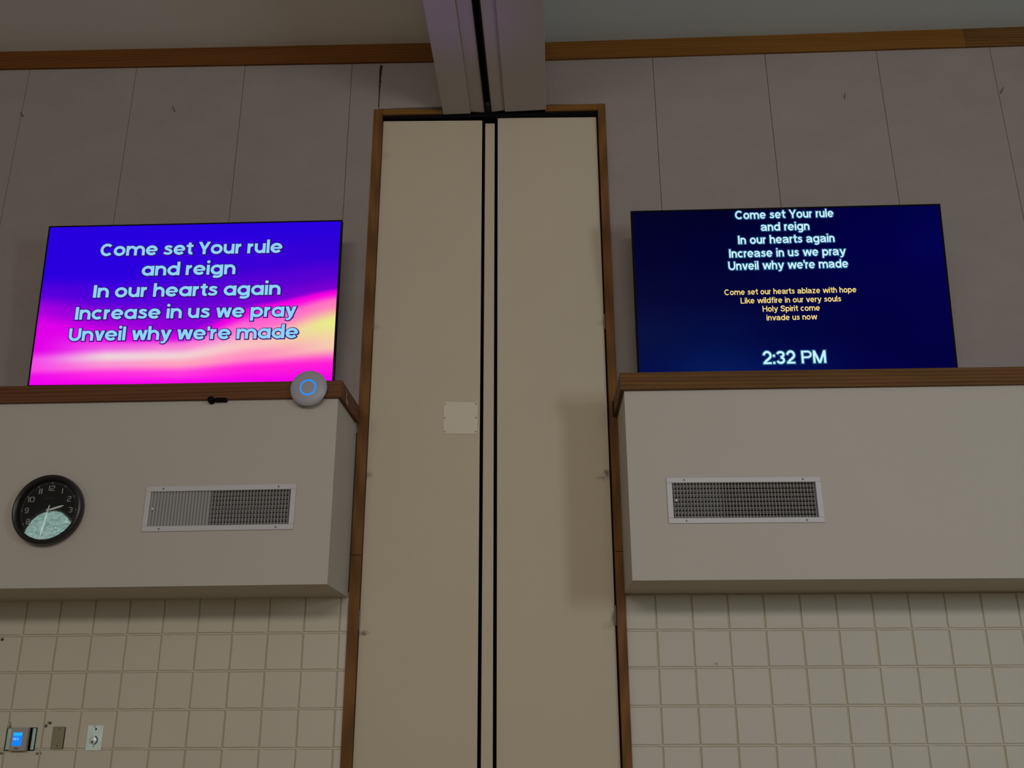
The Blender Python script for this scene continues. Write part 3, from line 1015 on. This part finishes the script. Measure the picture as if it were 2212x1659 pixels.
# ------------------------------------------------------------------ air vents
def vent(side, cx, cz, W, H, W1, H1, deflect, label):
    v = thing('air_vent', side, cx, 0.49, cz, label, 'vent', 'wall vents in the soffits')
    m = MB()
    t = 0.007
    # flange: a flat picture-frame with a bevelled outer edge
    for (x0, x1, z0, z1) in ((-W / 2, W / 2, H1 / 2, H / 2), (-W / 2, W / 2, -H / 2, -H1 / 2), (-W / 2, -W1 / 2, -H1 / 2, H1 / 2), (W1 / 2, W / 2, -H1 / 2, H1 / 2)):
        m.box(x0, x1, -t, -0.0006, z0, z1)
    for (x0, x1, z0, z1) in ((-W1 / 2 - .004, W1 / 2 + .004, H1 / 2, H1 / 2 + .004), (-W1 / 2 - .004, W1 / 2 + .004, -H1 / 2 - .004, -H1 / 2), (-W1 / 2 - .004, -W1 / 2, -H1 / 2, H1 / 2), (W1 / 2, W1 / 2 + .004, -H1 / 2, H1 / 2)):
        m.box(x0, x1, 0, 0.05, z0, z1)
    m.build('flange', M['vent'], v, 0.002)
    m = MB()
    n = 44
    pitch = W1 / n
    for i in range(n):
        x = -W1 / 2 + pitch * (i + .5)
        a = deflect(i / n)
        d, th = 0.0095, 0.0009
        ca, sa = math.cos(a), math.sin(a)
        dx, dy = d * sa, d * ca
        px, py = th * ca, -th * sa
        cy = 0.006
        P = [(x - dx - px, cy - dy - py), (x - dx + px, cy - dy + py), (x + dx + px, cy + dy + py), (x + dx - px, cy + dy - py)]
        m.hexa([(q[0], q[1], -H1 / 2) for q in P] + [(q[0], q[1], H1 / 2) for q in P])
    m.build('vertical_louvers', M['louver_front'], v)
    m = MB()
    for k in range(8):
        z = -H1 / 2 + H1 * (k + .5) / 8
        for (y0, y1, zz0, zz1) in ((0.024, 0.042, z + .004, z - .007),):
            m.hexa([(-W1 / 2, y0, zz0 - .001), (W1 / 2, y0, zz0 - .001), (W1 / 2, y1, zz1 - .001), (-W1 / 2, y1, zz1 - .001),
                    (-W1 / 2, y0, zz0 + .001), (W1 / 2, y0, zz0 + .001), (W1 / 2, y1, zz1 + .001), (-W1 / 2, y1, zz1 + .001)])
    m.build('horizontal_blades', M['louver'], v)
    m = MB()
    m.box(-W1 / 2, W1 / 2, 0.10, 0.105, -H1 / 2, H1 / 2)
    for z in (-H1 / 2, H1 / 2 - .002):
        m.box(-W1 / 2, W1 / 2, 0.05, 0.10, z, z + .002)
    for x in (-W1 / 2, W1 / 2 - .002):
        m.box(x, x + .002, 0.05, 0.10, -H1 / 2 + .002, H1 / 2 - .002)
    m.build('duct', M['void'], v)
    for x in (-W * .385, W * .385):
        for z in (-(H + H1) / 4 - .001, (H + H1) / 4 + .001):
            m = MB()
            m.lathe([(.0042, -t - .0018), (.0055, -t)], x, z, 14)
            m.build('screw', M['screw'], v)
    m = MB()
    m.box(-W1 / 2 + pitch * 1.05 - .004, -W1 / 2 + pitch * 1.05 + .004, -.008, -.003, -.006, .005)
    m.build('damper_lever', M['hand'], v, 0.001)
    return v


vent('L', -1.911, 2.8425, .826, .248, .770, .190, lambda s: math.radians(30) if s < .42 else math.radians(3), 'white vent on the left soffit beside the black clock')
vent('R', 1.1555, 2.868, .828, .250, .769, .193, lambda s: math.radians(-6) if s < .36 else math.radians(16), 'white vent alone on the right soffit')

# ------------------------------------------------------------------ wall clock
ck = thing('wall_clock', 'L', -2.846, 0.49, 2.842, 'round black wall clock with pale numerals on the left soffit', 'clock')
m = MB()
m.lathe([(.188, -.0006), (.193, -.012), (.193, -.040), (.189, -.050), (.180, -.054), (.170, -.051), (.164, -.042), (.162, -.022)], 0, 0, 96, cap=False)
m.build('rim', plain('black rim', (0.010, 0.009, 0.011), 0.35), ck, smooth=True)
m = MB()
m.lathe([(.187, -.0008), (.187, -.020), (.163, -.0205), (.0005, -.021)], 0, 0, 72, cap=False)
m.build('dial', plain('black dial', (0.008, 0.009, 0.012), 0.6, spec=0.2), ck)
for h in range(1, 13):
    a = math.radians(90 - 30 * h)
    w = {1: .0045, 11: .0175, 10: .034, 12: .033}.get(h, .021)
    cx, cz = .122 * math.cos(a), .122 * math.sin(a)
    m = MB()
    add_pen(m, DIAL, str(h), cx - w / 2, cx + w / 2, cz - .0145, .029, -.0222)
    m.build('numeral', M['numeral'], ck)
m = MB()
for k in range(60):
    a = math.radians(6 * k)
    R = .150
    if k % 5 == 0:
        for q in (-1, 0, 1):
            c_, s_ = math.cos(a), math.sin(a)
            x, z = R * c_ - s_ * q * .004, R * s_ + c_ * q * .004
            m.box(x - .0012, x + .0012, -.0224, -.0216, z - .0022, z + .0022)
    else:
        m.box(R * math.cos(a) - .0013, R * math.cos(a) + .0013, -.0224, -.0216, R * math.sin(a) - .0013, R * math.sin(a) + .0013)
m.build('minute_marks', M['numeral'], ck)
m = MB()
m.box(-.026, .022, -.0222, -.0214, .0655, .0675)
m.build('maker_line', plain('faint grey line', (0.10, 0.10, 0.10), 0.6), ck)


def clock_hand(name, ang, ln, tail, w, y):
    m = MB()
    a = math.radians(90 - ang)
    d = Vector((math.cos(a), math.sin(a)))
    n_ = Vector((-d.y, d.x))
    P = [-d * tail - n_ * w * .45, -d * tail + n_ * w * .45, d * ln * .75 + n_ * w * .6, d * ln + n_ * w * .12, d * ln - n_ * w * .12, d * ln * .75 - n_ * w * .6]
    i0 = 0
    m.v += [(p.x, y, p.y) for p in P] + [(p.x, y + .0012, p.y) for p in P]
    m.f.append(tuple(range(6)))
    m.f.append(tuple(range(11, 5, -1)))
    for i in range(6):
        j = (i + 1) % 6
        m.f.append((i, j, 6 + j, 6 + i))
    return m.build(name, M['hand'], ck)


clock_hand('hour_hand', 74, .086, .012, .010, -.026)
clock_hand('minute_hand', 189, .150, .026, .007, -.029)
m = MB()
m.lathe([(.0075, -.022), (.0075, -.032), (.004, -.034)], 0, 0, 20)
m.build('hub', M['hand'], ck)
mg = bpy.data.materials.new('clock glass')
mg.use_nodes = True
nt = mg.node_tree
nt.nodes.clear()
out = nt.nodes.new('ShaderNodeOutputMaterial')
mx = nt.nodes.new('ShaderNodeMixShader')
tr_ = nt.nodes.new('ShaderNodeBsdfTransparent')
gl = nt.nodes.new('ShaderNodeBsdfGlossy')
gl.inputs['Roughness'].default_value = 0.01
fz = nt.nodes.new('ShaderNodeFresnel')
fz.inputs['IOR'].default_value = 1.5
nt.links.new(fz.outputs[0], mx.inputs[0])
nt.links.new(tr_.outputs[0], mx.inputs[1])
nt.links.new(gl.outputs[0], mx.inputs[2])
nt.links.new(mx.outputs[0], out.inputs[0])
m = MB()
m.lathe([(.1645, -.042), (.1, -.0421), (.0005, -.0421)], 0, 0, 72, cap=False)
m.build('cover_glass', mg, ck)

# ------------------------------------------------------------------ wireless access point on the left ledge
ap = thing('access_point', 'L', -1.457, 0.512, 3.499, 'round grey wireless disc with a glowing blue ring on the left ledge', 'access point')
m = MB()
m.lathe([(.060, -.0004), (.088, -.006), (.1025, -.016), (.1035, -.020), (.100, -.026), (.085, -.032), (.055, -.0355), (.0465, -.036)], 0, 0, 72, cap=False)
m.lathe([(.0375, -.0362), (.02, -.037), (.0004, -.0372)], 0, 0, 48, cap=False)
m.build('shell', M['white_plastic'], ap, smooth=True)
m = MB()
m.lathe([(.0466, -.0359), (.0445, -.0364), (.0395, -.0365), (.0374, -.0361)], 0, 0, 64, cap=False)
m.build('light_ring', glow('blue led ring', srgb(20, 140, 250), 1.1), ap)

# ------------------------------------------------------------------ small black bracket under the left ledge
bk = thing('ledge_bracket', 'L', -1.975, 0.49, 3.456, 'small black bracket poking out under the left ledge', 'bracket')
m = MB()
m.lathe([(.004, -.040), (.016, -.034), (.020, -.022), (.020, -.001)], -.036, -.003, 20)
m.build('knob', M['black'], bk, smooth=True)
m = MB()
m.box(-.012, .052, -.030, -.001, -.014, .006)
m.build('body', M['black'], bk, 0.002)

# ------------------------------------------------------------------ thermostat and plates on the left block wall
th = thing('thermostat', 'L', -3.076, 0.0, 1.678, 'grey thermostat with a glowing blue screen on the left block wall', 'thermostat')
m = MB()
m.box(-.084, .078, -.006, -.0003, -.055, .058)
m.build('back_plate', M['steel2'], th, 0.001)
m = MB()
for (x0, x1, z0, z1) in ((-.087, .081, .058, .0605), (-.087, .081, -.0585, -.055), (-.087, -.084, -.055, .058), (.078, .081, -.055, .058)):
    m.box(x0, x1, -.007, -.0004, z0, z1)
m.build('plate_rim', M['black'], th)
m = MB()
m.box(-.048, .046, -.034, -.006, -.060, .060)
m.build('body', M['thermo'], th, 0.003)
m = MB()
m.box(.0465, .058, -.010, -.0062, -.055, .058)
m.build('side_shadow_gap', M['black'], th)
m = MB()
m.box(-.033, .019, -.0352, -.0345, -.034, .036)
s_ = m.build('screen', glow('blue display', srgb(15, 130, 245)), th)
m = MB()
m.box(-.031, .017, -.0358, -.0353, .018, .034)
m.build('banner', glow('light blue display', srgb(40, 175, 245)), th)
m = MB()
add_pen(m, DIAL, '68.5', -.030, .002, -.004, .011, -.0358)
m.build('reading', glow('white display', srgb(190, 230, 255)), th)
m = MB()
m.box(-.016, .006, -.0348, -.0342, -.050, -.046)
m.build('badge', M['black'], th)

pl = thing('blank_plate', 'L', -2.871, 0.0, 1.685, 'plain brown blank cover plate between thermostat and steel plate', 'wall plate')
m = MB()
m.box(-.034, .034, -.006, -.0003, -.058, .058)
m.build('plate', M['brown_plate'], pl, 0.003)
m = MB()
m.box(.0345, .037, -.004, -.0003, -.057, .055)
m.build('edge_gap', M['black'], pl)
for z in (.044, -.042):
    m = MB()
    m.lathe([(.003, -.0068), (.003, -.006)], .004, z, 12)
    m.build('screw', M['black'], pl)

ks = thing('key_switch', 'L', -2.664, 0.0, 1.683, 'steel key switch plate coloured with a teal reflection on the left block wall', 'wall plate')
m = MB()
m.box(-.044, .044, -.005, -.0003, -.065, .066)
m.build('plate', M['steel'], ks, 0.002)
m = MB()
m.lathe([(.021, -.005), (.021, -.010), (.017, -.013), (.0004, -.0135)], -.004, -.012, 28, cap=False)
m.build('lock_cylinder', M['steel'], ks, smooth=True)
m = MB()
for q in range(14):
    a0, a1 = math.radians(-70 + q * 10), math.radians(-60 + q * 10)
    P = [(-.004 + r_ * math.cos(a), -.0055, -.012 + r_ * math.sin(a)) for r_, a in ((.021, a0), (.0255, a0), (.0255, a1), (.021, a1))]
    m.quad(*P)
m.build('lock_gap', M['black'], ks)
m = MB()
m.box(-.008, -.001, -.0142, -.0136, -.026, -.014)
m.build('key_slot', M['black'], ks)
m = MB()
m.lathe([(.005, -.0056), (.005, -.005)], .004, .046, 14)
m.build('toggle_hole', M['black'], ks)
for z, x in ((.058, -.004), (-.042, .002)):
    m = MB()
    m.lathe([(.0035, -.0062), (.0035, -.005)], x, z, 12)
    m.build('screw', M['screw'], ks)

# ------------------------------------------------------------------ bent nails left in the fabric panels
for side, x, z, dx, dz, label in (
        ('L', -3.757, 5.760, .010, -.018, 'tiny bent nail in the fabric at the far left edge'),
        ('L', -2.681, 5.753, .014, -.034, 'small bent nail in the fabric above the lit screen'),
        ('R', 2.163, 5.770, .001, -.030, 'small straight nail in the fabric above the dark screen'),
        ('R', 3.225, 5.797, -.018, -.034, 'small bent nail by the last seam at the right edge')):
    n_ = thing('nail', side, x, 0.004, z, label, 'nail', 'old nails in the fabric panels')
    m = MB()
    m.tube((dx * -.5, -.024, dz * -.5), (dx * .3, -.014, dz * .3), .0022)
    m.tube((dx * .3, -.014, dz * .3), (dx * .5, .0, dz * .5), .0022)
    m.build('shank', M['nail'], n_)
